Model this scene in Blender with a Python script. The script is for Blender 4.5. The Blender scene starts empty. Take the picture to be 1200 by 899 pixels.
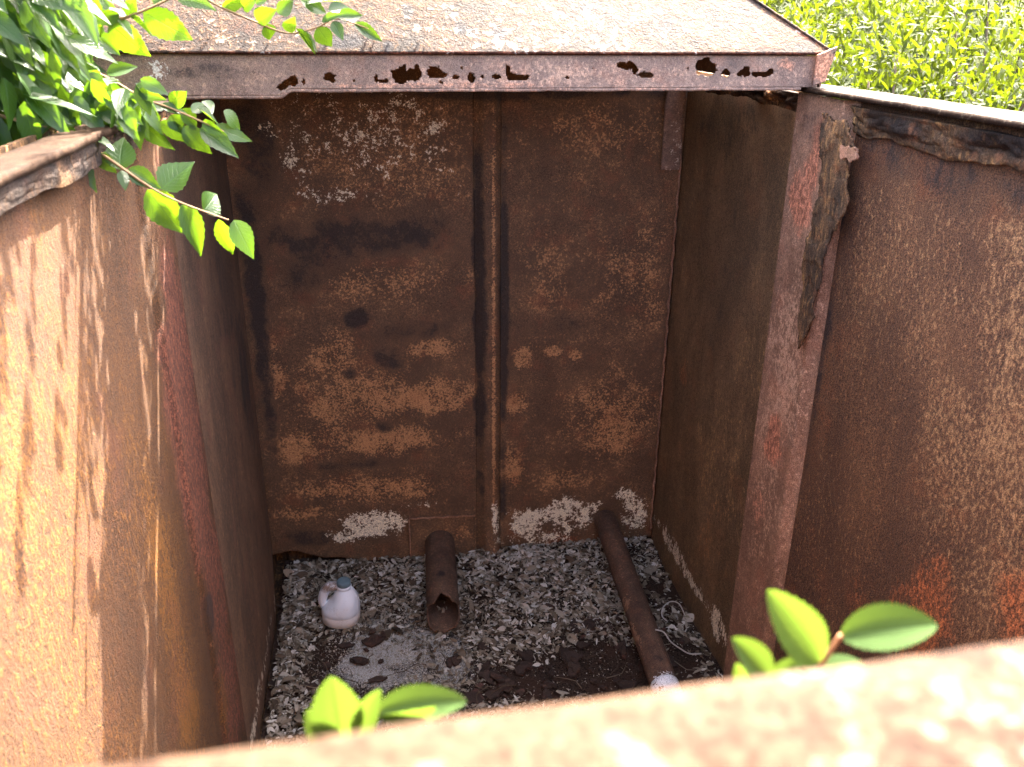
import bpy, bmesh, math, random
import numpy as np
from mathutils import Vector, Matrix

random.seed(11); rng = np.random.default_rng(11)
R = math.radians
sc = bpy.context.scene
col = sc.collection
EYE = 2.70                       # height of the viewpoint above the outside ground

# ------------------------------------------------------------------ survey of the place
# Measured from the picture once: directions of the tank's three axes seen from the viewpoint.
F, CX, CY = 1016.0, 600.0, 449.5
def _n(v):
    v = np.array(v, float); return v/np.linalg.norm(v)
AY = _n([-175, -430, F]); AD = _n([-20, 2410, F]); AD = _n(AD - AY*(AD @ AY)); AX = np.cross(AD, AY)
def ray(px, py):
    r = np.array([px-CX, py-CY, F]); return np.array([r @ AX, r @ AY, -(r @ AD)])
def onx(px, py, x): r = ray(px, py); return r*(x/r[0])
def ony(px, py, y): r = ray(px, py); return r*(y/r[1])
def onz(px, py, z): r = ray(px, py); return r*(z/r[2])

# ------------------------------------------------------------------ helpers
def fade(t): return t*t*(3-2*t)
def vnoise(p, s, seed=0):
    p = np.asarray(p, float)*s + 100.0
    i = np.floor(p).astype(np.int64); f = fade(p-i)
    def h(a, b, c):
        n = (a*374761393 + b*668265263 + c*2147483647 + seed*1274126177) & 0x7fffffff
        n = ((n ^ (n >> 13))*1274126177) & 0x7fffffff
        return ((n ^ (n >> 16)) & 0xffff)/65535.0
    o = 0
    for dx in (0, 1):
        wx = f[..., 0] if dx else 1-f[..., 0]
        for dy in (0, 1):
            wy = f[..., 1] if dy else 1-f[..., 1]
            for dz in (0, 1):
                wz = f[..., 2] if dz else 1-f[..., 2]
                o = o + wx*wy*wz*h(i[..., 0]+dx, i[..., 1]+dy, i[..., 2]+dz)
    return o
def fbm(p, s, seed=0, oct=4):
    a, t, o = 1.0, 0.0, 0
    for k in range(oct):
        o = o + a*vnoise(p, s*2**k, seed+k*17); t += a; a *= .55
    return o/t

class MB:
    def __init__(s): s.v = []; s.f = []; s.n = 0; s.attr = []; s.uv = []; s.mi = []
    def add(s, v, f, val=0.0, uv=None):
        v = np.asarray(v, float).reshape(-1, 3)
        s.v.append(v); s.f += [tuple(i+s.n for i in q) for q in f]; s.n += len(v)
        s.attr.append(np.full(len(v), val) if np.isscalar(val) else np.asarray(val))
        s.uv.append(np.zeros((len(v), 2)) if uv is None else np.asarray(uv, float))
    def box(s, x0, x1, y0, y1, z0, z1, val=0.0):
        v = [(x, y, z) for x in (x0, x1) for y in (y0, y1) for z in (z0, z1)]
        s.add(v, [(0, 1, 3, 2), (4, 6, 7, 5), (0, 4, 5, 1), (2, 3, 7, 6), (0, 2, 6, 4), (1, 5, 7, 3)], val)
    def tube(s, pts, rad, n=8, cap=True, val=0.0):
        pts = [np.asarray(p, float) for p in pts]
        if np.isscalar(rad): rad = [rad]*len(pts)
        up = np.array([0.13, 0.31, 0.94]); V = []; Fc = []
        for i, p in enumerate(pts):
            t = pts[min(i+1, len(pts)-1)] - pts[max(i-1, 0)]; t /= np.linalg.norm(t)+1e-12
            if abs(t @ up) > .96: up = np.array([1.0, .2, .1])
            a = np.cross(t, up); a /= np.linalg.norm(a); b = np.cross(t, a)
            for k in range(n):
                w = 2*math.pi*k/n; V.append(p + rad[i]*(math.cos(w)*a + math.sin(w)*b))
        for i in range(len(pts)-1):
            for k in range(n):
                Fc.append((i*n+k, i*n+(k+1) % n, (i+1)*n+(k+1) % n, (i+1)*n+k))
        if cap: Fc += [tuple(range(n))[::-1], tuple(range((len(pts)-1)*n, len(pts)*n))]
        s.add(V, Fc, val)
    def build(s, name, mat, parent=None, smooth=True, attr='tone'):
        me = bpy.data.meshes.new(name)
        V = np.concatenate(s.v); V = V + np.array([0, 0, EYE])
        if parent is not None: V = V - np.array(parent_loc(parent))
        me.from_pydata(V.tolist(), [], s.f)
        a = me.attributes.new(attr, 'FLOAT', 'POINT'); a.data.foreach_set('value', np.concatenate(s.attr).astype(np.float32))
        u = np.concatenate(s.uv)
        if u.any():
            L = me.uv_layers.new(name='UVMap'); li = np.zeros(len(me.loops), np.int32); me.loops.foreach_get('vertex_index', li)
            L.data.foreach_set('uv', u[li].astype(np.float32).ravel())
        if smooth: me.polygons.foreach_set('use_smooth', [True]*len(me.polygons))
        me.materials.append(mat); me.update()
        o = bpy.data.objects.new(name, me); col.objects.link(o)
        if parent is not None: o.parent = parent
        return o
def parent_loc(p):
    l = Vector((0, 0, 0))
    while p is not None: l = l + p.location; p = p.parent
    return l
def tag(o, label=None, cat=None, group=None, kind=None):
    if label: o['label'] = label
    if cat: o['category'] = cat
    if group: o['group'] = group
    if kind: o['kind'] = kind
    return o
def thing(name, loc, label, cat, group=None):
    o = bpy.data.objects.new(name, None); col.objects.link(o)
    o.location = (loc[0], loc[1], loc[2]+EYE); o.empty_display_size = .1
    bpy.context.view_layer.update()
    return tag(o, label, cat, group)
def solid(o, t, off=0.0):
    m = o.modifiers.new('thickness', 'SOLIDIFY'); m.thickness = t; m.offset = off; return o

def grid(us, vs, fn, keep=None):
    """sheet over parameters us x vs; fn(U,V)->(x,y,z); keep(U,V) drops cells"""
    U, V = np.meshgrid(us, vs, indexing='ij'); x, y, z = fn(U, V)
    P = np.stack([np.broadcast_to(x, U.shape), np.broadcast_to(y, U.shape), np.broadcast_to(z, U.shape)], -1)
    nu, nv = U.shape; idx = np.arange(nu*nv).reshape(nu, nv)
    q = np.stack([idx[:-1, :-1], idx[1:, :-1], idx[1:, 1:], idx[:-1, 1:]], -1)
    if keep is not None:
        uc = (U[:-1, :-1]+U[1:, 1:])/2; vc = (V[:-1, :-1]+V[1:, 1:])/2
        q = q[keep(uc, vc)]
    return P.reshape(-1, 3), q.reshape(-1, 4)
def sheet(name, P, q, mat, parent, masks=None, smooth=True):
    me = bpy.data.meshes.new(name)
    used = np.unique(q); remap = -np.ones(len(P), int); remap[used] = np.arange(len(used)); P = P[used]; q = remap[q]
    W = P + np.array([0, 0, EYE])
    if parent is not None: W = W - np.array(parent_loc(parent))
    me.from_pydata(W.tolist(), [], q.tolist())
    for k in ('m_light', 'm_dark', 'm_white', 'm_red'):
        a = me.attributes.new(k, 'FLOAT', 'POINT')
        m = masks.get(k) if masks else None
        val = np.zeros(len(P)) if m is None else blobs(P, m, len(k)+len(name))
        if k == 'm_light': val = np.minimum(val, .66)
        if k == 'm_white' and name in ('back_wall', 'far_panel'): val = np.minimum(val, .78)
        a.data.foreach_set('value', val.astype(np.float32))
    if smooth: me.polygons.foreach_set('use_smooth', [True]*len(me.polygons))
    me.materials.append(mat); me.update()
    o = bpy.data.objects.new(name, me); col.objects.link(o)
    if parent is not None: o.parent = parent
    return o
def blobs(P, lst, seed):
    """stains: ellipses at real places on the plate (axis, centre, radii, strength), ragged by noise"""
    out = np.zeros(len(P))
    nz = fbm(P, 7.0, seed, 5)-.5
    for (c, r, s) in lst:
        r = np.array(r, float)
        d = np.sqrt((((P-np.array(c))/r)**2).sum(1)) + nz*1.7
        out = np.maximum(out, s*np.clip(1.35-d, 0, 1))
    return out
BIG = 50.0
def sb(plane, val, items):
    """stain list: (px,py,half width m,half height m,strength) on a wall plane"""
    o = []
    for (px, py, a, b, s) in items:
        if plane == 'y': o.append((ony(px, py, val), (a, BIG, b), s))
        elif plane == 'x': o.append((onx(px, py, val), (BIG, a, b), s))
        else: o.append((onz(px, py, val), (a, b, BIG), s))
    return o

# ------------------------------------------------------------------ materials
class NT:
    def __init__(s, name):
        s.m = bpy.data.materials.new(name); s.m.use_nodes = True; s.t = s.m.node_tree; s.t.nodes.clear()
        s.out = s.t.nodes.new('ShaderNodeOutputMaterial')
        s.co = s.t.nodes.new('ShaderNodeTexCoord').outputs['Object']
    def n(s, t, **k):
        x = s.t.nodes.new(t)
        for a, b in k.items(): setattr(x, a, b)
        return x
    def l(s, a, b): s.t.links.new(a, b)
    def setin(s, node, key, v):
        i = node.inputs[key]
        if hasattr(v, 'is_linked') or isinstance(v, bpy.types.NodeSocket): s.l(v, i)
        else: i.default_value = v
    def noise(s, scale, detail=4, rough=.6, stretch=None, dist=0.0):
        v = s.co
        if stretch:
            mp = s.n('ShaderNodeMapping'); mp.inputs['Scale'].default_value = stretch; s.l(s.co, mp.inputs[0]); v = mp.outputs[0]
        x = s.n('ShaderNodeTexNoise'); x.inputs['Scale'].default_value = scale; x.inputs['Detail'].default_value = detail
        x.inputs['Roughness'].default_value = rough; x.inputs['Distortion'].default_value = dist; s.l(v, x.inputs['Vector'])
        return x.outputs['Fac']
    def voro(s, scale, feature='F1'):
        x = s.n('ShaderNodeTexVoronoi', feature=feature); x.inputs['Scale'].default_value = scale; s.l(s.co, x.inputs['Vector']); return x.outputs
    def math(s, op, a, b=0.0, clamp=False):
        x = s.n('ShaderNodeMath', operation=op, use_clamp=clamp); s.setin(x, 0, a); s.setin(x, 1, b); return x.outputs[0]
    def ramp(s, v, lo, hi):
        x = s.n('ShaderNodeMapRange', interpolation_type='SMOOTHSTEP'); s.setin(x, 0, v); x.inputs[1].default_value = lo; x.inputs[2].default_value = hi
        return x.outputs[0]
    def mix(s, f, a, b, blend='MIX'):
        x = s.n('ShaderNodeMix', data_type='RGBA', blend_type=blend)
        for key, v in ((0, f), (6, a), (7, b)):
            if isinstance(v, tuple): v = v if len(v) == 4 else v+(1.0,)
            s.setin(x, key, v)
        return x.outputs[2]
    def attr(s, name): 
        x = s.n('ShaderNodeAttribute', attribute_name=name); return x.outputs['Fac']
    def madd(s, *terms):
        r = None
        for (v, k) in terms:
            t = s.math('MULTIPLY', v, k) if k != 1 else v
            r = t if r is None else s.math('ADD', r, t)
        return r
    def pbr(s, color, rough=.85, bump=None, bs=.5, bd=.004, spec=.25, metal=0.0):
        p = s.n('ShaderNodeBsdfPrincipled'); s.setin(p, 'Base Color', color if not isinstance(color, tuple) else color+(1.0,))
        s.setin(p, 'Roughness', rough); p.inputs['Specular IOR Level'].default_value = spec; p.inputs['Metallic'].default_value = metal
        if bump is not None:
            b = s.n('ShaderNodeBump'); b.inputs['Strength'].default_value = bs; b.inputs['Distance'].default_value = bd; s.l(bump, b.inputs['Height']); s.l(b.outputs[0], p.inputs['Normal'])
        s.p = p
        return p.outputs[0]
    def done(s, sh): s.l(sh, s.out.inputs['Surface']); return s.m

def rust(name, dark, mid, light, white=(.55, .47, .38), red=(.22, .08, .05), black=(.018, .016, .016), speck=95, big=6, base_light=0.0, stretch=None, bd=.004, bs=.6, grain=.5, contrast=1.0, blot=.8, spec=.3):
    t = NT(name)
    n1 = t.noise(big, 6, .62, stretch); n2 = t.noise(speck, 5, .65, stretch, .4); n3 = t.noise(speck*3.3, 3, .6); n4 = t.noise(big*4.3, 5, .7, stretch, .3)
    base = t.mix(t.ramp(t.madd((n1, .45), (n2, .35), (n4, .2)), .40, .62), dark, mid)
    ml = t.math('ADD', t.attr('m_light'), base_light)
    f = t.ramp(t.madd((ml, .75), (t.math('SUBTRACT', n2, .5), 2.2*contrast), (t.math('SUBTRACT', n1, .5), .7), (t.math('SUBTRACT', n4, .5), blot*1.3)), .22, .58)
    c = t.mix(f, base, light)
    hue = t.noise(big*1.7, 4, .6)
    c = t.mix(t.math('MULTIPLY', t.ramp(hue, .52, .72), .35), c, red)
    f = t.ramp(t.madd((t.attr('m_red'), 1.0), (t.math('SUBTRACT', n4, .5), .8), (t.math('SUBTRACT', n2, .5), .6)), .35, .75)
    c = t.mix(f, c, t.mix(t.ramp(n2, .42, .6), tuple(a*.62 for a in red), tuple(min(1, a*1.6) for a in red)))
    f = t.ramp(t.madd((t.attr('m_dark'), .85), (t.math('SUBTRACT', n4, .5), 1.0), (t.math('SUBTRACT', n2, .5), .8)), .3, .7)
    c = t.mix(t.math('MULTIPLY', f, .85), c, black)
    f = t.ramp(t.madd((t.math('SUBTRACT', t.math('MULTIPLY', t.attr('m_white'), 1.3), .4), 1.0), (t.math('SUBTRACT', n4, .5), 2.3), (t.math('SUBTRACT', n2, .5), 2.2)), .50, .57)
    c = t.mix(f, c, t.mix(t.ramp(n3, .3, .5), tuple(a*.8 for a in white), white))
    g = t.ramp(n3, .28, .72)
    c = t.mix(1.0, c, t.mix(g, (1-grain,)*3, (1+grain*.55,)*3), 'MULTIPLY')
    h = t.madd((n2, 1.0), (n3, .55), (n4, .6))
    return t.done(t.pbr(c, t.madd((n2, .2), (.72, 1)), h, bs, bd, spec))
_md = NT.madd
def _madd(s, *terms):
    r = None
    for (v, k) in terms:
        t = v if (k == 1 and not isinstance(v, float)) else (v*k if isinstance(v, (int, float)) else s.math('MULTIPLY', v, k))
        r = t if r is None else s.math('ADD', r, t)
    return r
NT.madd = _madd

M = {}
M['back'] = rust('rust_back', (.1219, .0700, .0382), (.2332, .1293, .0636), (.5724, .2862, .1187), (.95, .84, .60), red=(.2862, .1007, .0445), black=(.0360, .0297, .0254), speck=105, big=5, base_light=.0, grain=.65)
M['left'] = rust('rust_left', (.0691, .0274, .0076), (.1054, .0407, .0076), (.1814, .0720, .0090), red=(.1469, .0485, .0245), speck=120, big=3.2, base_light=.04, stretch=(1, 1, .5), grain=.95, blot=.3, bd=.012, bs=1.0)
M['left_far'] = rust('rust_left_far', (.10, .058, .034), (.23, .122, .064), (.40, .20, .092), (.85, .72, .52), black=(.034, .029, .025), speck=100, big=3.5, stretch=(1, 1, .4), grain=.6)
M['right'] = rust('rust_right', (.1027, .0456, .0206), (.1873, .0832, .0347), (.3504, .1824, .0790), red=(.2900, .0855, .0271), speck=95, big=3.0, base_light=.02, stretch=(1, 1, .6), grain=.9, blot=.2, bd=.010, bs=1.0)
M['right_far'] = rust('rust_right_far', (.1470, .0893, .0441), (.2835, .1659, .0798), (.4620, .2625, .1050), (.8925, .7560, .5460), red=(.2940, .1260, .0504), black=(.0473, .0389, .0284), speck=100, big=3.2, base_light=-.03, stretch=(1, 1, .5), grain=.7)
M['post'] = rust('rust_post', (.2178, .1127, .0640), (.3971, .2114, .1255), (.5636, .3202, .1921), red=(.4227, .1665, .0897), speck=95, big=5, base_light=.12, stretch=(1, 1, .7), grain=.6)
M['web'] = rust('rust_web', (.1512, .0968, .0689), (.2782, .1754, .1186), (.4113, .2480, .1572), (.6048, .5080, .3992), red=(.3629, .1693, .0968), speck=120, big=8, base_light=.08, bd=.003, blot=1.1)
M['lid'] = rust('rust_lid', (.0239, .0173, .0144), (.0575, .0288, .0153), (.0959, .0503, .0239), (.2206, .2014, .1726), red=(.0719, .0239, .0124), black=(.0173, .0167, .0192), speck=55, big=9, base_light=.20, bd=.007, contrast=1.9, grain=.7, spec=.1)
M['rim'] = rust('rust_rim', (.0173, .0090, .0054), (.0266, .0151, .0086), (.0374, .0216, .0130), (.0648, .0490, .0346), red=(.0302, .0130, .0072), speck=60, big=10, base_light=.3, bd=.002, spec=.05)
M['rot'] = rust('rust_rot', (.05, .036, .026), (.17, .095, .048), (.42, .22, .085), red=(.4, .16, .07), speck=75, big=12, base_light=.1, bd=.006, bs=1.0, stretch=(1, 1, .35), blot=1.4, spec=.04)
M['pipe'] = rust('rust_pipe', (.0813, .0462, .0300), (.1688, .0925, .0550), (.3375, .1812, .1000), (.9500, .9500, .9500), red=(.2000, .0813, .0438), speck=110, big=9, base_light=.02, grain=.65, bd=.005)

def leaf_mat(name, c0, c1, trans, tk=.55, rough=.38, sp=.4):
    t = NT(name)
    v = t.attr('tone'); c = t.mix(v, c0, c1)
    uv = t.n('ShaderNodeTexCoord').outputs['UV']; sx = t.n('ShaderNodeSeparateXYZ'); t.l(uv, sx.inputs[0])
    u = t.math('ABSOLUTE', t.math('SUBTRACT', sx.outputs[0], .5))
    w = t.math('FRACT', t.math('MULTIPLY', t.math('SUBTRACT', sx.outputs[1], t.math('MULTIPLY', u, .55)), 9.0))
    vein = t.math('MAXIMUM', t.ramp(u, .045, .0), t.math('MULTIPLY', t.ramp(t.math('ABSOLUTE', t.math('SUBTRACT', w, .5)), .12, .0), .55))
    nz = t.noise(60, 3)
    c = t.mix(t.math('MULTIPLY', t.ramp(nz, .45, .7), .35), c, tuple(a*.65 for a in c0))
    c = t.mix(t.math('MULTIPLY', vein, .5), c, tuple(min(1, a*2.2+.01) for a in c1))
    h = t.math('SUBTRACT', t.math('MULTIPLY', nz, .35), vein)
    p = t.pbr(c, rough, h, .5, .002, sp)
    tr = t.n('ShaderNodeBsdfTranslucent'); t.setin(tr, 0, t.mix(t.math('MULTIPLY', vein, .8), trans, tuple(a*.45 for a in trans)))
    mx = t.n('ShaderNodeMixShader'); mx.inputs[0].default_value = tk; t.l(p, mx.inputs[1]); t.l(tr.outputs[0], mx.inputs[2])
    return t.done(mx.outputs[0])
M['leaf'] = leaf_mat('elm_leaf', (.0153, .0450, .0063), (.0378, .0828, .0135), (.0945, .1800, .0045), .45)
M['young'] = leaf_mat('young_leaf', (.0252, .0504, .0117), (.0414, .0738, .0180), (.0558, .0900, .0090), .5, .85, .12)
M['shrub'] = leaf_mat('shrub_leaf', (.0117, .0252, .0018), (.0306, .0486, .0036), (.0792, .1062, .0027), .45, .7, .12)
def plain(name, c, rough=.7, sp=.25, bump=None, bd=.002, var=.3, sc_=40):
    t = NT(name); n = t.noise(sc_, 5); 
    cc = t.mix(n, tuple(a*(1-var) for a in c), tuple(min(1, a*(1+var)) for a in c))
    return t.done(t.pbr(cc, rough, n if bump else None, .6, bd, sp))
M['bark'] = plain('bark', (.13, .095, .06), .9, .1, True, .004)
M['twig'] = plain('twig', (.22, .13, .06), .75, .2)
M['youngstem'] = plain('young_stem', (.22, .10, .04), .6, .3)

def litter_mat():
    t = NT('dry_leaf'); v = t.attr('tone'); n = t.noise(150, 3)
    r = t.n('ShaderNodeValToRGB'); t.l(v, r.inputs[0]); e = r.color_ramp.elements
    e[0].position = 0; e[0].color = (.035, .025, .018, 1); e[1].position = 1; e[1].color = (.56, .51, .43, 1)
    for p_, c_ in ((.25, (.08, .054, .033)), (.5, (.18, .138, .092)), (.7, (.29, .24, .175)), (.86, (.40, .35, .275))):
        x = e.new(p_); x.color = c_+(1,)
    c = t.mix(1.0, r.outputs[0], t.mix(n, (.7, .7, .7), (1.2, 1.2, 1.2)), 'MULTIPLY')
    return t.done(t.pbr(c, .8, n, .3, .002, .2))
M['litter'] = litter_mat()
def soil_mat():
    t = NT('tank_soil'); n = t.noise(5, 6, .6); f = t.noise(130, 4, .7); g = t.noise(420, 2)
    c = t.mix(t.ramp(f, .35, .65), (.012, .009, .007), (.075, .047, .032))
    c = t.mix(t.math('MULTIPLY', t.ramp(n, .48, .62), .6), c, (.055, .028, .018))
    a = t.ramp(t.madd((t.attr('m_white'), 1.0), (t.math('SUBTRACT', f, .5), 1.3), (t.math('SUBTRACT', g, .5), 1.1)), .35, .7)
    c = t.mix(a, c, t.mix(t.ramp(g, .35, .65), (.24, .225, .20), (.66, .63, .57)))
    return t.done(t.pbr(c, .95, t.madd((f, 1.0), (g, .5)), .9, .008, .1))
M['soil'] = soil_mat()
M['flake'] = rust('rust_flakes', (.035, .022, .016), (.06, .034, .022), (.11, .06, .035), speck=60)
def jug_mat():
    t = NT('jug_plastic'); n = t.noise(18, 5, .65); f = t.noise(150, 3)
    sx = t.n('ShaderNodeSeparateXYZ'); t.l(t.co, sx.inputs[0])
    low = t.ramp(t.madd((sx.outputs[2], -1.0), (t.math('SUBTRACT', n, .5), .05)), -.066, -.053)
    c = t.mix(low, (.79, .82, .84), (.76, .71, .64))
    c = t.mix(t.math('MULTIPLY', t.ramp(t.madd((n, .6), (f, .4)), .52, .68), .45), c, (.38, .33, .28))
    c = t.mix(t.math('MULTIPLY', t.attr('tone'), t.ramp(t.madd((n, .5), (f, .5)), .36, .56)), c, (.26, .19, .15))
    return t.done(t.pbr(c, .5, f, .15, .001, .35))
M['jug'] = jug_mat()
M['cap'] = plain('cap_plastic', (.13, .19, .21), .6, .3, var=.25, sc_=60)
M['wire'] = plain('wire', (.42, .39, .34), .6)
def ground_mat():
    t = NT('grassy_ground'); n = t.noise(1.5, 6); f = t.noise(30, 5, .7)
    c = t.mix(t.ramp(t.madd((n, .5), (f, .5)), .4, .62), (.020, .028, .006), (.050, .058, .012))
    return t.done(t.pbr(c, .95, f, .8, .05, .1))
M['ground'] = ground_mat()

# ------------------------------------------------------------------ the tank
ZF = -2.60                                                  # tank floor below the eye
tank = thing('rusty_tank', (.44, 2.0, -EYE), 'large open-topped steel tank, heavily rusted, with a sloping hood across its far end', 'tank')

# back wall with pressed rib
def rib(x): 
    d = x-.512
    left = np.clip((d+.075)/.055, 0, 1); right = np.clip((.05-d)/.035, 0, 1)
    return .034*fade(np.minimum(left, right))
xs = np.unique(np.concatenate([np.linspace(-.66, 1.46, 186), np.linspace(.42, .58, 33)]))
zs = np.linspace(-2.62, -.06, 220)
def back_fn(U, V):
    P = np.stack([U, 0*U, V], -1)
    y = 3.80 - rib(U) + .012*(fbm(P, 1.3, 3, 3)-.5)
    low = np.clip((-2.40-V)/.2, 0, 1)
    y = y - low**2*.05*np.exp(-((U-.53)/.06)**2)
    y = y + low*.02*(fbm(P, 9, 5)-.5)
    edge = -2.50 - .10*fade(np.clip((U+.42)/.5, 0, 1)) + .05*(fbm(P*np.array([1, 1, 0]), 6, 9)-.5) + .03*np.exp(-((U+.5)/.06)**2) + .03*np.clip((U-.6)/.6, 0, 1)
    t = np.clip((-2.2-V)/.42, 0, 1)
    z = V + t*(edge+2.62)
    return U, y, z
P, q = grid(xs, zs, back_fn)
bm_ = dict(
 m_light=sb('y', 3.8, [(440, 165, .48, .30, .36), (500, 465, .26, .08, .95), (410, 465, .30, .20, .55), (350, 520, .2, .12, .6), (455, 515, .28, .08, .75), (420, 572, .45, .07, .5), (322, 440, .05, .14, .9), (510, 408, .11, .045, .8), (470, 330, .36, .10, .42), (400, 420, .14, .14, .5),
   (720, 490, .24, .22, .6), (745, 320, .22, .26, .40), (640, 340, .1, .3, .3), (612, 420, .045, .05, 1.1), (606, 472, .06, .05, 1.0), (648, 412, .05, .03, .9), (676, 415, .04, .03, .8), (600, 545, .08, .10, .65), (577, 400, .008, 1.1, .9), (480, 200, .3, .2, .3), (350, 600, .2, .05, .5), (490, 575, .12, .05, .5), (440, 330, .2, .10, .4), (390, 500, .12, .14, .5), (700, 150, .35, .12, .3), (660, 560, .2, .06, .35)]),
 m_dark=sb('y', 3.8, [(420, 278, .5, .12, .75), (420, 372, .06, .05, 1.1), (355, 330, .12, .16, .6), (450, 420, .10, .08, .8), (490, 385, .24, .07, .6), (304, 380, .05, .9, .9), (600, 108, 1.2, .05, .8), (785, 350, .05, 1.0, .5), (400, 545, .4, .04, .6), (370, 628, .25, .06, .7), (450, 500, .05, .05, .9), (410, 440, .06, .05, .9), (535, 300, .10, .5, .4), (640, 380, .3, .08, .5), (690, 430, .14, .07, .5), (562, 380, .035, 1.0, 1.0), (590, 380, .03, 1.0, 1.0), (640, 200, .05, .3, .4), (380, 300, .2, .08, .6), (300, 160, .14, .4, .7), (640, 600, .4, .03, .3), (520, 560, .12, .12, .5)]),
 m_white=sb('y', 3.8, [(432, 616, .24, .09, .95), (400, 625, .12, .07, .85), (580, 610, .035, .16, 1.1), (615, 612, .20, .12, .85), (665, 602, .16, .12, 1.0), (742, 600, .09, .13, .82), (733, 580, .06, .045, .95), (640, 628, .3, .07, .7), (480, 592, .2, .04, .5), (440, 165, .45, .28, .55), (350, 170, .12, .22, .58), (400, 228, .3, .05, .60)]),
 m_red=sb('y', 3.8, [(660, 632, .14, .06, .7), (612, 560, .10, .06, .4), (450, 665, .4, .03, .8)]))
back = sheet('back_wall', P, q, M['back'], tank, bm_)
solid(back, .006, 1)
# narrow flange seen below the torn foot of the back wall
mb = MB(); pts = [(-.5+.02*k, 3.87+.01*math.sin(k*1.3), ZF+.01) for k in range(30)]
P, q = grid(np.linspace(-.52, .3, 60), np.linspace(-2.62, -2.51, 8), lambda U, V: (U, 3.865+.012*np.sin(U*23)+.15*(V+2.56)**1, V))
tag(sheet('foot_flange', P, q, M['rot'], tank), 'torn orange lower flange of the back wall')
# outer skin so the tank is closed behind the torn foot
mb = MB(); mb.box(-.66, 1.46, 3.93, 3.945, -EYE+.05, -.12); mb.build('rear_skin', M['rot'], tank, False)
mb = MB(); mb.box(-.598, -.59, .1, 3.945, -EYE+.05, -.2); mb.build('outer_skin', M['rot'], tank, False)
mb = MB(); mb.box(1.46, 1.468, .1, 3.945, -EYE+.05, -.24); mb.build('outer_skin', M['rot'], tank, False)
# patch plate round the stub
pa, pb = ony(479, 606, 3.79), ony(556, 611, 3.79)
P, q = grid(np.linspace(pa[0], pb[0], 30), np.linspace(-2.60, pa[2], 24), lambda U, V: (U, 3.783+.006*(fbm(np.stack([U, 0*U, V], -1), 12, 2)-.5), V-.03*(U-pa[0])))
pp = sheet('patch_plate', P, q, M['back'], back, dict(m_dark=sb('y', 3.8, [(495, 640, .1, .1, .5)]), m_light=sb('y', 3.8, [(540, 625, .1, .05, .4)]))); solid(pp, .008, 1)
mb = MB(); mb.tube([(x, 3.772, pa[2]-.03*(x-pa[0])+.002*math.sin(x*90)) for x in np.linspace(pa[0], pb[0], 30)], .005, 6); mb.tube([(pa[0], 3.772, z) for z in np.linspace(pa[2]-.002, -2.58, 20)], .004, 6); mb.build('weld_bead', M['post'], back)
# weld angle in the right back corner
P, q = grid(np.linspace(0, 1, 9), np.linspace(-.62, -.05, 40), lambda U, V: (1.275+.085*U+.008*(vnoise(np.stack([U*0, V, U*0], -1), 14)-.5), 3.778-.004*U, V))
ca = sheet('corner_strip', P, q, M['web'], tank, dict(m_dark=sb('y', 3.8, [(800, 150, .02, .12, .8)]), m_white=sb('y', 3.8, [(790, 170, .05, .2, .5)]))); solid(ca, .006, 1)
mb = MB(); zz = np.linspace(-2.5, -.55, 60)
mb.tube([(1.362+.004*math.sin(k*2.1), 3.772, z) for k, z in enumerate(zz)], [.006+.002*math.sin(k*1.7) for k in range(60)], 6)
mb.build('weld_seam', M['post'], tank)

# left wall: far panel, step and near panel with the reddish post strip
ys = np.unique(np.concatenate([np.linspace(.16, 3.74, 190), np.linspace(2.0, 2.5, 60)]))
zs = np.linspace(-2.62, -.20, 150)
def left_fn(U, V):
    P = np.stack([0*U, U, V], -1)
    step = fade(np.clip((U-2.29)/.035, 0, 1)); st = fade(np.clip((U-2.02)/.03, 0, 1))*(1-step)
    x = -.515 - .035*step + .012*st + .014*(fbm(P, 1.1, 21, 3)-.5)*(1-step)
    x = x - .03*np.clip((U-3.5)/.25, 0, 1)
    end = 3.74 + .02*(fbm(P, 5, 4)-.5) - .10*np.clip((-2.35-V)/.2, 0, 1)**2
    y = np.where(U > 3.0, 3.0+(U-3.0)*(end-3.0)/.74, U)
    return x, y, V
P, q = grid(ys, zs, left_fn)
pn = P[:, 1].reshape(-1)
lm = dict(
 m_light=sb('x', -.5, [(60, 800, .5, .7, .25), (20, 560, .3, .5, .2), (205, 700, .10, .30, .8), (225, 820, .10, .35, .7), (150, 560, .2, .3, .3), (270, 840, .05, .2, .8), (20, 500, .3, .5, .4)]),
 m_dark=sb('x', -.52, [(270, 330, .25, .5, .55), (240, 720, .05, .10, .7), (300, 470, .12, .6, .7), (215, 250, .1, .3, .4), (60, 310, .3, .2, .35), (150, 760, .1, .25, .35), (180, 840, .08, .25, .4), (310, 600, .1, .3, .4)]),
 m_red=[(np.array([-.5, 2.16, -1.2]), (BIG, .19, 1.1), .85), (np.array([-.5, 2.12, -.45]), (BIG, .16, .35), .4)],
 m_white=sb('x', -.53, [(318, 760, .5, .06, .6), (305, 840, .3, .08, .8), (328, 700, .1, .08, .6)]))
far = q[P[q[:, 0], 1] > 2.30]; near = q[P[q[:, 0], 1] <= 2.30]
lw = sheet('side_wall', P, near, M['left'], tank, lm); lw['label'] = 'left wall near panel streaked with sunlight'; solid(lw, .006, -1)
fp = sheet('far_panel', P, far, M['left_far'], lw, {**lm, 'm_red': None}); solid(fp, .006, -1)

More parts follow.
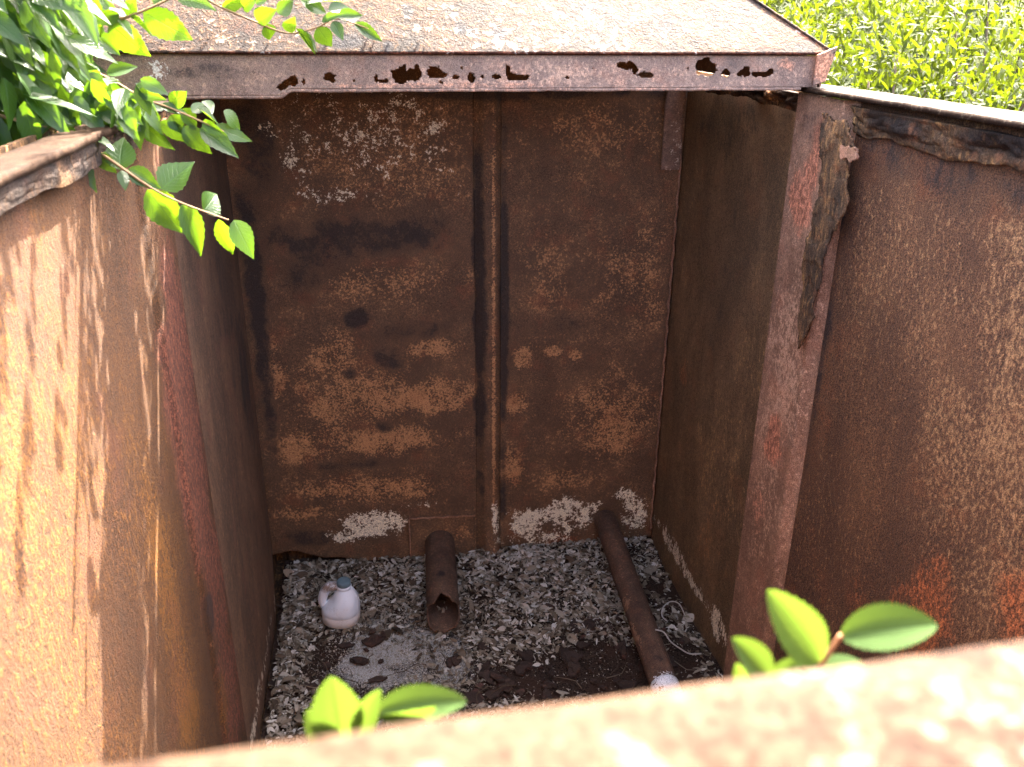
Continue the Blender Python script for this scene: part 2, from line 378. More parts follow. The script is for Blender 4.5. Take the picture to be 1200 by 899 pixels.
# right wall
ys = np.unique(np.concatenate([np.linspace(.16, 3.79, 190), np.linspace(2.2, 2.7, 60)]))
def right_fn(U, V):
    P = np.stack([0*U, U, V], -1)
    step = fade(np.clip((U-2.585)/.02, 0, 1)); st = fade(np.clip((U-2.28)/.04, 0, 1))*(1-step)
    x = 1.315 + .06*step - .028*st + .016*(fbm(P, 1.0, 31, 3)-.5)*(1-step)*(1-st)
    return x, U, V
P, q = grid(ys, zs, right_fn)
rm = dict(
 m_light=sb('x', 1.31, [(1185, 420, .14, .4, .52), (1130, 560, .18, .35, .38), (1190, 600, .16, .35, .42), (1030, 330, .25, .35, .22), (1010, 700, .3, .25, .2), (955, 640, .15, .4, .25), (1080, 300, .2, .4, .22)]) + sb('x', 1.37, [(850, 560, .3, .3, .3), (880, 430, .3, .2, .2)]),
 m_dark=sb('x', 1.33, [(970, 420, .035, .35, .7), (985, 250, .05, .3, .8), (1100, 190, .6, .10, .6), (1080, 640, .2, .3, .35), (840, 150, .5, .15, .6), (830, 330, .35, .5, .45), (880, 700, .1, .3, .3)]),
 m_red=sb('x', 1.31, [(1085, 720, .14, .30, .62), (1190, 730, .10, .2, .6), (900, 640, .1, .2, .3), (1010, 720, .2, .2, .35)]) + sb('x', 1.37, [(800, 440, .08, .10, .6), (830, 620, .4, .3, .4)]),
 m_white=sb('x', 1.36, [(812, 690, .7, .06, .85), (790, 645, .3, .05, .7), (855, 770, .06, .10, .9), (835, 730, .2, .08, .8)]))
far = q[P[q[:, 0], 1] > 2.60]; near = q[P[q[:, 0], 1] <= 2.27]; post = q[(P[q[:, 0], 1] > 2.27) & (P[q[:, 0], 1] <= 2.60)]
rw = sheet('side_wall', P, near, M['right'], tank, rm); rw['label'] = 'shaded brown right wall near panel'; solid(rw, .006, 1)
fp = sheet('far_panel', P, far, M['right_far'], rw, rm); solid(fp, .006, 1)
pm = dict(m_dark=sb('x', 1.29, [(950, 150, .12, .10, .5), (940, 330, .05, .10, .35), (988, 330, .04, .4, .7)]), m_red=sb('x', 1.29, [(955, 190, .07, .14, .9), (940, 240, .09, .10, 1.0), (905, 520, .08, .12, .8), (890, 600, .08, .2, .5)]), m_light=sb('x', 1.29, [(925, 430, .12, .3, .5), (900, 560, .1, .4, .3)]), m_white=None)
ps = sheet('post', P, post, M['post'], rw, pm); solid(ps, .006, 1)
# delaminated scale on the post
def scale_patch(name, poly, x0, lift, seed, mat, parent):
    poly3 = [onx(a, b, x0) for a, b in poly]; py = np.array([(p[1], p[2]) for p in poly3])
    us = np.linspace(py[:, 0].min()-.01, py[:, 0].max()+.01, 60); vs = np.linspace(py[:, 1].min()-.01, py[:, 1].max()+.01, 120)
    def inside(U, V):
        P_ = np.stack([0*U, U, V], -1); U = U+.035*(fbm(P_, 16, seed)-.5); V = V+.05*(fbm(P_, 16, seed+5)-.5)
        r = np.zeros(U.shape, bool); n = len(py); j = n-1
        for i in range(n):
            c = ((py[i, 1] > V) != (py[j, 1] > V)) & (U < (py[j, 0]-py[i, 0])*(V-py[i, 1])/(py[j, 1]-py[i, 1]+1e-9)+py[i, 0]); r ^= c; j = i
        return r
    def fn(U, V):
        P_ = np.stack([0*U, U, V], -1); return x0-lift*(.35+fbm(P_, 11, seed)) - .25*lift*np.floor(3*fbm(P_, 8, seed+3)), U, V
    P_, q_ = grid(us, vs, fn, inside); o = sheet(name, P_, q_, mat, parent, dict(m_dark=[(np.array([x0, us.mean(), vs.mean()]), (BIG, .2, .5), .35)])); solid(o, .006, 0); return o
scale_patch('rust_scale', [(968, 135), (1000, 140), (1012, 165), (998, 185), (1000, 240), (984, 270), (966, 335), (955, 385), (944, 408), (940, 380), (950, 300), (966, 235), (972, 180)], 1.283, .016, 41, M['rot'], rw)
scale_patch('rust_scale', [(990, 168), (1012, 170), (1013, 184), (1003, 190), (1000, 182), (992, 186)], 1.262, .012, 43, M['post'], rw)

# rims
def ragged_strip(name, x_in, x_out, y0, y1, zt, seed, mat, masks, n=220, amp=.006, slope=0.0):
    us = np.linspace(y0, y1, n); vs = np.linspace(0, 1, 10)
    def fn(U, V):
        P_ = np.stack([0*U, U, 0*U], -1); e = amp*(fbm(P_, 14, seed)-.5)*2
        return x_in+e*(1-V)+(x_out-x_in)*V + slope*(U-y0)*V, U, zt+.003*(fbm(np.stack([V, U, 0*U], -1), 20, seed)-.5)
    P_, q_ = grid(us, vs, fn); o = sheet(name, P_, q_, mat, tank, masks); solid(o, .014, -1); return o
r = ragged_strip('rim', 1.268, 1.452, .0, 2.66, -.195, 51, M['rim'], dict(m_white=[(np.array([1.37, 1.6, -.195]), (BIG, 1.4, BIG), .55)]), slope=-.022); r['label'] = 'sunlit right rim plate'
r = ragged_strip('rim', -.478, -.55, .0, 2.5, -.195, 53, M['rim'], dict(m_dark=[(np.array([-.5, 1.3, -.195]), (.015, 3, BIG), .3)])); r['label'] = 'left rim plate below the tree'
# rotten webs hanging below the rims
def rot_web(name, x0, y0, y1, depth, seed, parent, tilt):
    us = np.linspace(y0, y1, 200); vs = np.linspace(0, 1, 26)
    def fn(U, V):
        P_ = np.stack([0*U, U, V*.15], -1); d = depth*(.55+.9*fbm(np.stack([0*U, U, 0*U], -1), 5, seed))
        n = fbm(P_, 13, seed+2); return x0 + tilt*V*d*6 + np.sign(tilt)*(.03 if x0 > 0 else .008)*(n-.5)*np.sin(math.pi*V)*2, U, -.212-V*d
    P_, q_ = grid(us, vs, fn); o = sheet(name, P_, q_, M['rot'], parent, dict(m_dark=[(np.array([x0, k, -.23]), (BIG, .2, .06), .9 if x0 > 0 else 1.3) for k in np.arange(y0+.1, y1, .37)])); solid(o, .008, 0); return o
o = rot_web('rim_web', 1.288, .1, 2.27, .075, 61, rw, .05); o['label'] = 'flaking orange and black underside of the right rim'
o = rot_web('rim_web', 1.352, 2.61, 3.77, .05, 62, rw, .03)
o = rot_web('rim_web', -.49, .1, 2.4, .04, 63, lw, -.004)
# near rim: flat plate just below the viewpoint, rounded edge, slightly out of square
def near_fn(U, V):
    P_ = np.stack([U, V, 0*U], -1); yy = .2085 + .036*U + .004*(fbm(np.stack([U, 0*U, 0*U], -1), 18, 71)-.5)
    a = np.clip((V-.8)/.2, 0, 1)*math.pi/2
    y = np.where(V < .8, -.12+(yy-.012+.12)*V/.8, yy-.012+.012*np.sin(a)); z = -.195-.012*(1-np.cos(a))+.0025*(fbm(P_*np.array([1, .3, 1]), 25, 72)-.5)
    return U, y, z
P, q = grid(np.linspace(-.7, 1.5, 400), np.concatenate([np.linspace(0, .8, 50), np.linspace(.82, 1, 10)]), near_fn)
r = sheet('rim', P, q, M['rim'], tank, dict(m_white=[(np.array([.25, .15, -.195]), (.35, .2, BIG), .64)], m_light=[(np.array([0, .19, -.2]), (.9, .06, BIG), .5)])); solid(r, .01, -1); r['label'] = 'sunlit near rim, out of focus'
P, q = grid(np.linspace(-.55, 1.35, 60), np.linspace(-2.62, -.21, 60), lambda U, V: (U, .175+.03*U, V))
w = sheet('front_wall', P, q, M['left'], tank); solid(w, .006, 0)

# hood: channel web with rust holes, lower lip, sloping lid, end plate
YH = 2.5
holes = [(337, 97, 10, 4), (344, 93, 4, 4), (356, 96, 2, 3), (385, 90, 7, 4), (390, 95, 3, 2), (441, 92, 2, 4), (450, 95, 6, 2.5), (468, 89, 9, 8), (482, 88, 11, 7), (488, 79, 3, 5), (474, 82, 2, 5), (508, 85, 11, 6), (519, 88, 4, 3), (534, 91, 4, 2.5), (552, 91, 4, 5), (541, 80, 1.5, 1.5), (565, 90, 1.5, 1.5), (582, 90, 5, 2.5), (595, 83, 3, 6), (600, 90, 6, 4), (611, 91, 8, 3), (664, 91, 2.2, 2.5), (694, 80, 1.2, 1.2), (517, 97, 3, 1.5), (735, 77, 10, 5), (744, 82, 4, 5), (755, 88, 10, 3), (827, 80, 12, 9), (828, 71, 6, 4), (850, 86, 5, 4.5), (872, 86, 8, 6), (892, 87, 13, 3.5), (903, 83, 3, 2), (806, 81, 1.5, 2), (414, 95, 1.3, 1.3)]
hl = [(ony(a, b, YH), c/400, d/400) for a, b, c, d in holes]
def keep_web(U, V):
    P_ = np.stack([U, 0*U, V], -1); nz = (fbm(P_, 75, 81, 4)-.5)*1.5; m = np.ones(U.shape, bool)
    for c, a, b in hl:
        m &= (((U-c[0])/a)**2+((V-c[2])/b)**2) + nz*1.6 > 1.0
    return m
ZT, ZB = -.094, -.180
def web_fn(U, V):
    P_ = np.stack([U, 0*U, V], -1); sag = .003*(fbm(P_, 3, 82)-.5)
    broad = fade(np.clip((-.20-U)/.03, 0, 1)); k = (V-ZB)/(ZT-ZB)
    return U, YH + .004*(fbm(P_, 9, 83)-.5) + .006*k, V+sag-.016*broad*(1-k)
P, q = grid(np.arange(-1.3, 1.30, .0032), np.linspace(ZB, ZT, 30), web_fn, keep_web)
hood = bpy.data.objects.new('hood', None); col.objects.link(hood); hood.parent = tank; hood.location = (0, 1.0, EYE-.1); bpy.context.view_layer.update()
wm = dict(m_dark=sb('y', YH, [(250, 85, .12, .03, .6), (370, 80, .1, .03, .4), (560, 68, .3, .008, .4), (870, 75, .06, .03, .5), (700, 66, .1, .02, .4)]), m_red=sb('y', YH, [(780, 62, .08, .02, .5), (920, 75, .06, .03, .6), (500, 100, .5, .01, .5), (600, 62, .6, .006, .7)]), m_light=sb('y', YH, [(260, 90, .1, .03, .4), (650, 85, .25, .03, .35), (540, 97, .3, .02, .4)]), m_white=sb('y', YH, [(185, 85, .04, .04, .8)]))
o = sheet('channel', P, q, M['web'], hood, wm); solid(o, .004, 1)
# lower lip of the channel, longer at the left end
def lip_fn(U, V):
    P_ = np.stack([U, V, 0*U], -1); broad = fade(np.clip((-.20-U)/.03, 0, 1)); e = .004*(fbm(P_*np.array([1, 0, 1]), 22, 84)-.5)
    return U, YH-.004+.09*V, ZB-.004-.016*broad+e
P, q = grid(np.linspace(-1.3, 1.25, 420), np.linspace(0, 1, 12), lip_fn); o = sheet('lower_lip', P, q, M['web'], hood, dict(m_red=[(np.array([.4, YH, ZB]), (2, .1, .1), .4)])); solid(o, .008, 0)
# hipped hood: steep front plate, side and rear plates, flat top
LID_L, LID_R, LID_D = -1.35, 1.335, 1.66
HB = [(LID_L, YH-.012), (LID_R, YH-.012), (LID_R, YH+LID_D), (LID_L, YH+LID_D)]; HT = [(-.65, YH+.61), (.64, YH+.61), (.64, YH+.95), (-.65, YH+.95)]
ZH0, ZH1 = ZT+.006, .44
def plate(k):
    a, b, c, d = HB[k], HB[(k+1) % 4], HT[(k+1) % 4], HT[k]
    def fn(U, V):
        P_ = np.stack([U*2.5, V, 0*U+k], -1); x = (a[0]*(1-U)+b[0]*U)*(1-V)+(d[0]*(1-U)+c[0]*U)*V; y = (a[1]*(1-U)+b[1]*U)*(1-V)+(d[1]*(1-U)+c[1]*U)*V
        dent = .008*(fbm(P_, 3, 85)-.5)*np.clip(V/.03, 0, 1); return x, y, ZH0+(ZH1-ZH0)*V+dent
    return fn
def L_(px, py): r = ray(px, py); n = np.array([0, -.535, .622]); p0 = np.array([0, YH-.012, ZH0]); return r*((n @ p0)/(n @ r))
ldm = dict(m_white=[(L_(a, b), (c, BIG, d), e) for a, b, c, d, e in [(560, 30, .55, .10, .52), (760, 30, .5, .09, .50), (870, 38, .25, .06, .45), (300, 40, .4, .12, .45), (640, 50, .3, .03, .60), (500, 15, .3, .05, .42)]],
  m_dark=[(L_(a, b), (c, BIG, d), e) for a, b, c, d, e in [(410, 48, .07, .022, .9), (225, 30, .15, .1, .5), (455, 55, .02, .018, 1.0), (585, 40, .02, .02, .8), (540, 33, .018, .02, .8), (670, 12, .04, .02, .7), (660, 22, .015, .012, .8), (780, 30, .03, .02, .6), (640, 10, .03, .025, .6), (686, 12, .02, .02, .9), (840, 45, .05, .012, .5), (478, 12, .02, .02, .8)]],
  m_red=[(L_(a, b), (c, BIG, d), e) for a, b, c, d, e in [(900, 42, .12, .03, .9), (955, 42, .06, .02, 1.0), (600, 63, 2, .006, .9), (720, 15, .10, .03, .5), (300, 25, .3, .08, .4), (520, 25, .08, .05, .4), (620, 5, .1, .03, .5)]])
P, q = grid(np.linspace(0, 1, 380), np.linspace(0, 1, 120), plate(0)); o = sheet('front_plate', P, q, M['lid'], hood, ldm); solid(o, .006, -1)
for k in (1, 2, 3):
    P, q = grid(np.linspace(0, 1, 60), np.linspace(0, 1, 40), plate(k)); o = sheet('slope_plate', P, q, M['lid'], hood); solid(o, .006, -1)
P, q = grid(np.linspace(-.65, .64, 60), np.linspace(YH+.61, YH+.95, 20), lambda U, V: (U, V, ZH1+.003)); o = sheet('top_plate', P, q, M['lid'], hood); solid(o, .006, -1)
mb = MB(); mb.tube([np.array([LID_R, YH-.012, ZH0])*(1-t)+np.array([.64, YH+.61, ZH1])*t for t in np.linspace(0, 1, 30)], .005, 6); mb.build('edge_bar', M['lid'], hood)
P, q = grid(np.linspace(0, 1, 14), np.linspace(0, 1, 26), lambda U, V: (1.277+.052*U+.02*U*(V-.5), YH-.014-.006*V+.012*U+.003*(fbm(np.stack([U, 0*U, V], -1), 6, 86)-.5), ZB+.006+(.083+.012*U)*V+.010*U))
o = sheet('end_plate', P, q, M['web'], hood, dict(m_red=[(np.array([1.30, 2.5, -.12]), (.05, .1, .06), .8)])); solid(o, .006, 1)
mb = MB(); mb.box(LID_L, LID_L+.006, YH+.02, YH+LID_D-.02, -.20, ZH0-.01); mb.build('side_skirt', M['web'], hood, False); mb = MB(); mb.box(1.318, 1.324, YH+.02, YH+LID_D-.02, -.19, ZH0-.01); mb.build('side_skirt', M['web'], hood, False)
P, q = grid(np.linspace(LID_L, LID_R, 10), np.linspace(-.2, ZH0, 10), lambda U, V: (U, YH+LID_D-.01, V)); o = sheet('rear_skirt', P, q, M['web'], hood); solid(o, .006, 0)
# outer side skins up to the hood and tank floor
mb = MB(); mb.box(-.62, 1.46, .1, 3.93, -EYE+.02, ZF-.005); mb.build('floor_plate', M['rot'], tank, False)

# stub pipe welded to the back wall (torn open end)
def pipe(name, a, b, r, mat, parent, torn=0, n=40, m=60, masks=None, bulge=0.0):
    a = np.array(a); b = np.array(b); t = (b-a)/np.linalg.norm(b-a); L = np.linalg.norm(b-a)
    s = np.cross(t, [0, 0, 1]); s /= np.linalg.norm(s); u = np.cross(s, t)
    def fn(U, V):
        th = U*2*math.pi; P_ = np.stack([np.cos(th), np.sin(th), V*L/r], -1)
        top = np.clip(np.sin(th), 0, 1)
        end = L - torn*(.045*top**1.2 + .04*np.abs(np.sin(th*2.5+.8))*(np.sin(th) > -.3) + .045*(fbm(P_*np.array([1, 1, 0]), 4, 91)-.5))
        d = V*end; rr = r*(1+.035*(fbm(P_, 1.2, 92)-.5)+.03*bulge*(np.abs(V-.35) < .015)) * 1.0
        p = a+d[..., None]*t + (rr*np.cos(th))[..., None]*s + (rr*np.sin(th))[..., None]*u
        return p[..., 0], p[..., 1], p[..., 2]
    P_, q_ = grid(np.linspace(0, 1, n+1), np.linspace(0, 1, m), fn)
    o = sheet(name, P_, q_, mat, parent, masks); solid(o, .007, -1 if False else 1); return o
st = pipe('pipe_stub', (.247, 3.82, -2.475), (.212, 3.17, -2.478), .075, M['pipe'], tank, 1.0, bulge=1, masks=dict(m_dark=[(np.array([.22, 3.4, -2.42]), (.03, .04, .05), 1.0), (np.array([.3, 3.5, -2.5]), (.04, .4, .1), .5)], m_light=[(np.array([.2, 3.05, -2.5]), (.2, .10, .2), .5)]))
st['label'] = 'short rusty pipe stub with a torn open end'
# ------------------------------------------------------------------ loose things in the tank
lp = thing('long_pipe', (1.08, 3.1, ZF+.05), 'long rusty pipe with a white-painted end, lying on the tank floor along the right wall', 'pipe')
pipe('pipe_body', (1.115, 3.80, -2.425), (1.062, 2.62, -2.49), .058, M['pipe'], lp, 0, 28, 70, dict(m_light=[(np.array([1.0, 2.95, -2.47]), (.045, .12, .06), 1.0), (np.array([1.03, 3.1, -2.45]), (.03, .04, .05), .9)], m_white=[(np.array([1.06, 2.64, -2.44]), (.1, .02, .1), .7)], m_dark=[(np.array([1.07, 2.72, -2.44]), (.04, .04, .05), .7)], m_red=[(np.array([1.08, 3.4, -2.4]), (.04, .3, .05), .4)]))
pipe('painted_end', (1.0625, 2.63, -2.4895), (1.055, 2.46, -2.498), .0595, M['pipe'], lp, 0, 28, 14, dict(m_white=[(np.array([1.06, 2.5, -2.46]), (.3, .3, .3), 1.3)], m_red=None))['label'] = 'white-painted end'
tagw = thing('wire_loop', (1.14, 2.75, ZF+.05), 'thin pale wire curling over the long rusty pipe on the tank floor', 'wire')
wp = [onz(*p, z) for p, z in [((782, 728), -2.50), ((776, 722), -2.48), ((777, 712), -2.455), ((786, 705), -2.45), ((796, 708), -2.47), ((803, 722), -2.53)]]
wq = [onz(*p, z) for p, z in [((768, 738), -2.42), ((778, 741), -2.42), ((786, 752), -2.46), ((797, 760), -2.50), ((808, 766), -2.535), ((822, 766), -2.54)]]
def smooth_pts(p, k=6):
    p = [np.array(x) for x in p]; o = []
    for i in range(len(p)-1):
        p0, p1, p2, p3 = p[max(i-1, 0)], p[i], p[i+1], p[min(i+2, len(p)-1)]
        for j in range(k):
            t = j/k; o.append(.5*((2*p1)+(-p0+p2)*t+(2*p0-5*p1+4*p2-p3)*t*t+(-p0+3*p1-3*p2+p3)*t**3))
    o.append(p[-1]); return o
for w_, r_ in ((wp, .0028), (wq, .0034)):
    mb = MB(); mb.tube(smooth_pts(w_), r_, 6); mb.build('strand', M['wire'], tagw)

jg = thing('plastic_jug', (-.245, 3.33, ZF+.045), 'dirty white plastic jug with a grey-blue cap, standing on dead leaves by the left corner', 'jug')
def loft(mb, rings, n=40, val=None, cap0=True, cap1=True):
    V = []; Fc = []
    for (z, cx, cy, rx, ry, ex) in rings:
        for k in range(n):
            w = 2*math.pi*k/n; c, s_ = math.cos(w), math.sin(w)
            V.append((cx+rx*math.copysign(abs(c)**ex, c), cy+ry*math.copysign(abs(s_)**ex, s_), z))
    for i in range(len(rings)-1):
        for k in range(n): Fc.append((i*n+k, i*n+(k+1) % n, (i+1)*n+(k+1) % n, (i+1)*n+k))
    if cap0: Fc.append(tuple(range(n))[::-1])
    if cap1: Fc.append(tuple(range((len(rings)-1)*n, len(rings)*n)))
    mb.add(V, Fc, 0.0 if val is None else val)
JX, JY, JZ = -.245, 3.33, ZF+.045
def J(rings): return [(JZ+z*.80, JX+cx, JY+cy, rx, ry, ex) for (z, cx, cy, rx, ry, ex) in rings]
mb = MB()
loft(mb, J([(0, 0, 0, .066, .060, .9), (.004, 0, 0, .077, .068, .9), (.014, 0, 0, .084, .074, .86), (.068, 0, 0, .087, .077, .86), (.073, 0, 0, .0845, .0745, .86), (.078, 0, 0, .0865, .0765, .86), (.105, .003, 0, .0845, .076, .88), (.13, .013, 0, .072, .073, .92), (.155, .022, 0, .061, .067, .95), (.178, .024, 0, .054, .058, 1), (.20, .023, 0, .047, .048, 1), (.218, .022, 0, .039, .039, 1), (.230, .021, 0, .033, .033, 1), (.236, .021, 0, .031, .031, 1), (.239, .021, 0, .034, .034, 1), (.248, .021, 0, .034, .034, 1), (.250, .021, 0, .025, .025, 1), (.262, .021, 0, .025, .025, 1)]))
jb = mb.build('jug_body', M['jug'], jg)
mb = MB(); hp = smooth_pts([(JX+.014, JY, JZ+.216*.8), (JX-.012, JY, JZ+.236*.8), (JX-.042, JY, JZ+.232*.8), (JX-.064, JY, JZ+.205*.8), (JX-.078, JY, JZ+.165*.8), (JX-.082, JY, JZ+.12*.8), (JX-.066, JY, JZ+.075*.8)], 6)
V0 = mb.n; mb.tube(hp, [.018+.004*math.sin(i/len(hp)*3.1) for i in range(len(hp))], 14, True)
va = mb.v[0]; tone = np.clip((va[:, 2]-(JZ+.16))/.02, 0, 1)*np.clip(((JX+.0)-va[:, 0])/.01, 0, 1); mb.attr[0] = tone
mb.build('jug_handle', M['jug'], jg)
mb = MB(); loft(mb, J([(.2525, .021, 0, .0305, .0305, 1), (.255, .021, 0, .0315, .0315, 1), (.277, .021, 0, .0305, .0305, 1), (.281, .021, 0, .028, .028, 1), (.2815, .021, 0, .012, .012, 1)]), 36)
mb.build('jug_cap', M['cap'], jg)
jg.rotation_euler = (R(2), R(1.5), R(-14))

# soil on the tank floor
def soil_fn(U, V):
    P_ = np.stack([U, V, 0*U], -1)
    return U, V, ZF+.015+.05*(fbm(P_, 2.2, 101)-.3)+.022*(fbm(P_, 16, 102)-.5)+.02*np.exp(-((V-3.7)/.15)**2)
SX = np.linspace(-.54, 1.37, 200); SY = np.linspace(.2, 3.86, 330)
P, q = grid(SX, SY, soil_fn)
soil = sheet('soil', P, q, M['soil'], None, dict(m_white=[(onz(465, 762, -2.57), (.27, .27, BIG), .95), (onz(525, 770, -2.57), (.14, .18, BIG), .65), (onz(440, 735, -2.57), (.12, .14, BIG), .6), (onz(480, 790, -2.57), (.2, .1, BIG), .55), (onz(660, 690, -2.57), (.2, .2, BIG), .25)]))
tag(soil, kind='structure')
SZ = P[:, 2].reshape(len(SX), len(SY)); SN = vnoise(P, 3.0, 7).reshape(SZ.shape); SN2 = fbm(P, 4.5, 77, 4).reshape(SZ.shape)
def soil_ij(x, y): return int(np.clip(round((x-SX[0])/(SX[1]-SX[0])), 0, len(SX)-1)), int(np.clip(round((y-SY[0])/(SY[1]-SY[0])), 0, len(SY)-1))
def soil_z(x, y): return float(SZ[soil_ij(x, y)])

# dead leaves
DEN = [(onz(px, py, -2.56), a, b, s) for (px, py, a, b, s) in [(395, 775, .20, .16, -.75), (480, 770, .24, .20, -.40), (710, 775, .26, .16, -.5), (600, 800, .22, .10, -.45), (770, 690, .10, .12, -.5), (800, 770, .08, .12, -.45), (740, 800, .2, .1, -.4), (620, 665, .3, .18, .35), (400, 745, .12, .1, .1), (345, 760, .10, .5, .45), (785, 650, .08, .3, .5), (360, 680, .3, .14, .35), (620, 710, .3, .10, .25), (700, 660, .15, .1, .1)]]
def dens(x, y): return .42+.9*(float(SN2[soil_ij(x, y)])-.5)+sum(s*math.exp(-((x-c[0])/a)**2-((y-c[1])/b)**2) for c, a, b, s in DEN)
mb = MB(); cnt = 0
for _ in range(42000):
    x, y = random.uniform(-.52, 1.355), random.uniform(2.25, 3.79)
    dd = dens(x, y)
    if random.random() > dd: continue
    L = random.choice((.012, .016, .022, .03, .036, .042))*random.uniform(.6, 1.15); big = random.random() < .05; L = random.uniform(.05, .075) if big else L; Wd = L*random.uniform(.22, .6); cup = random.uniform(-.9, 1.2)*Wd; bend = random.uniform(-.4, .5)*L*.6
    rings = [(-.5, .12), (-.22, .85), (.12, 1.0), (.38, .6), (.5, .08)]; V = []
    for (s_, w_) in rings:
        zc = bend*(.25-s_*s_)*2
        for e in (-1, 0, 1): V.append((s_*L, e*w_*Wd/2, zc+cup*(abs(e)*w_)**2*.5+random.uniform(-.001, .001)))
    Fc = []
    for i in range(4):
        for j in range(2): Fc.append((i*3+j, i*3+j+1, i*3+j+4, i*3+j+3))
    m = Matrix.Rotation(random.uniform(0, 6.283), 3, 'Z') @ Matrix.Rotation(random.gauss(0, .42), 3, 'X') @ Matrix.Rotation(random.gauss(0, .3), 3, 'Y')
    V = np.array(V) @ np.array(m).T + np.array([x, y, soil_z(x, y)+.006+random.random()*.030*dd])
    g = float(SN[soil_ij(x, y)])
    mb.add(V, Fc, float(np.clip(random.gauss(.68+.3*(g-.5)+.2*(dd-.5)-.25*big, .24), 0, 1))); cnt += 1
lt = mb.build('leaf_litter', M['litter'], None); tag(lt, 'grey-brown layer of curled dead leaves on the tank floor', 'leaf litter', kind='stuff')
mb = MB()
for _ in range(70):
    x, y = random.uniform(-.45, 1.3), random.uniform(2.3, 3.7); a = random.random()*6.283; L = random.uniform(.05, .16); z = soil_z(x, y)+.03
    mb.tube([(x+math.cos(a+.25*k)*L*k/3, y+math.sin(a+.25*k)*L*k/3, z+.006*math.sin(k*2)) for k in range(4)], [.0022, .002, .0016, .001], 5, True, random.uniform(.1, .6))
tag(mb.build('fallen_twigs', M['litter'], None), 'thin dry twigs scattered over the dead leaves on the tank floor', 'twigs', kind='stuff')
# ash grit
mb = MB()
for (px, py, a, b, n) in [(465, 762, .20, .19, 6500), (440, 735, .12, .12, 1400), (520, 775, .12, .16, 1200), (650, 760, .5, .3, 1800)]:
    c = onz(px, py, -2.56)
    for _ in range(n):
        x, y = random.gauss(c[0], a), random.gauss(c[1], b)
        if not (-.5 < x < 1.35 and 2.2 < y < 3.75): continue
        s_ = random.uniform(.002, .0055); z = soil_z(x, y)+s_*.4; V = (rng.random((4, 3))-.5)*s_*2.4+np.array([x, y, z])
        mb.add(V, [(0, 1, 2), (0, 2, 3), (0, 3, 1), (1, 3, 2)], random.uniform(.55, 1.0))
tag(mb.build('ash_grit', M['litter'], None, False), 'pale ash and grit scattered in the middle of the tank floor', 'grit', kind='stuff')
# rust flakes fallen from the plates
mb = MB()
for _ in range(110):
    px, py = random.choice([(700, 775, ), (640, 790), (745, 790), (410, 775), (600, 805), (680, 740), (560, 790), (800, 740)]); c = onz(px, py, -2.56); x, y = random.gauss(c[0], .12), random.gauss(c[1], .10)
    if not (-.45 < x < 1.32 and 2.3 < y < 3.7): continue
    n = random.randint(9, 14); s_ = .012+.05*random.random()**2; top = []; ra = random.uniform(.4, .9)
    for k in range(n):
        w = 6.283*k/n; rr = s_*random.uniform(.5, 1.05); top.append((rr*math.cos(w), rr*ra*math.sin(w), .003+random.uniform(0, .008)))
    bot = [(a, b, -.003) for a, b, c_ in top]; m = Matrix.Rotation(random.random()*6.28, 3, 'Z') @ Matrix.Rotation(random.gauss(0, .25), 3, 'X')
    V = np.array(top+bot) @ np.array(m).T + np.array([x, y, soil_z(x, y)+.014])
    mb.add(V, [tuple(range(n)), tuple(range(2*n-1, n-1, -1))]+[(k, n+k, n+(k+1) % n, (k+1) % n) for k in range(n)])
tag(mb.build('rust_flakes', M['flake'], None, False), 'dark brown flakes of fallen rust on bare soil near the long pipe', 'rust flakes', kind='stuff')

# ------------------------------------------------------------------ leaves
SERR = True
def leaf(mb, base, d, nrm, L, Wd, curl=.12, fold=.25, ns=8, serr=0.0, tone=None, shape=0, twist=0.0):
    base = Vector(tuple(base)); d = Vector(tuple(d)).normalized()
    s = d.cross(Vector(tuple(nrm))).normalized(); n = s.cross(d)
    V = []; UV = []; Fc = []
    for i in range(ns+1):
        t = i/ns
        w = (math.sin(math.pi*t**.76)**.92*(1.08-.3*t) if shape == 0 else math.sin(math.pi*t**.92)**.62 if shape == 2 else max(0, math.sin(math.pi*t**.85))**.9) if 0 < i < ns else 0
        w = max(w, .024)*Wd/2
        if serr and 0 < i < ns: w *= 1+serr*(1 if i % 2 else -1)
        a = twist*(t-.3); ca, sa = math.cos(a), math.sin(a); sx = s*ca+n*sa; nx = n*ca-s*sa
        c = base + d*(L*t) - nx*(curl*L*t*t)
        for e in ((-1, 0, 1) if ns < 6 else (-1, -.5, 0, .5, 1)):
            V.append(c + sx*(e*w) + nx*(abs(e)*w*fold)); UV.append((.5+e*.5, t))
    k = 3 if ns < 6 else 5
    for i in range(ns):
        for j in range(k-1): Fc.append((i*k+j, i*k+j+1, i*k+j+k+1, i*k+j+k))
    mb.add([tuple(v) for v in V], Fc, random.random() if tone is None else tone, UV)
def rv(s=1.0): 
    v = rng.normal(size=3); return v*s
TO_EYE = lambda p: -np.asarray(p)/np.linalg.norm(p)

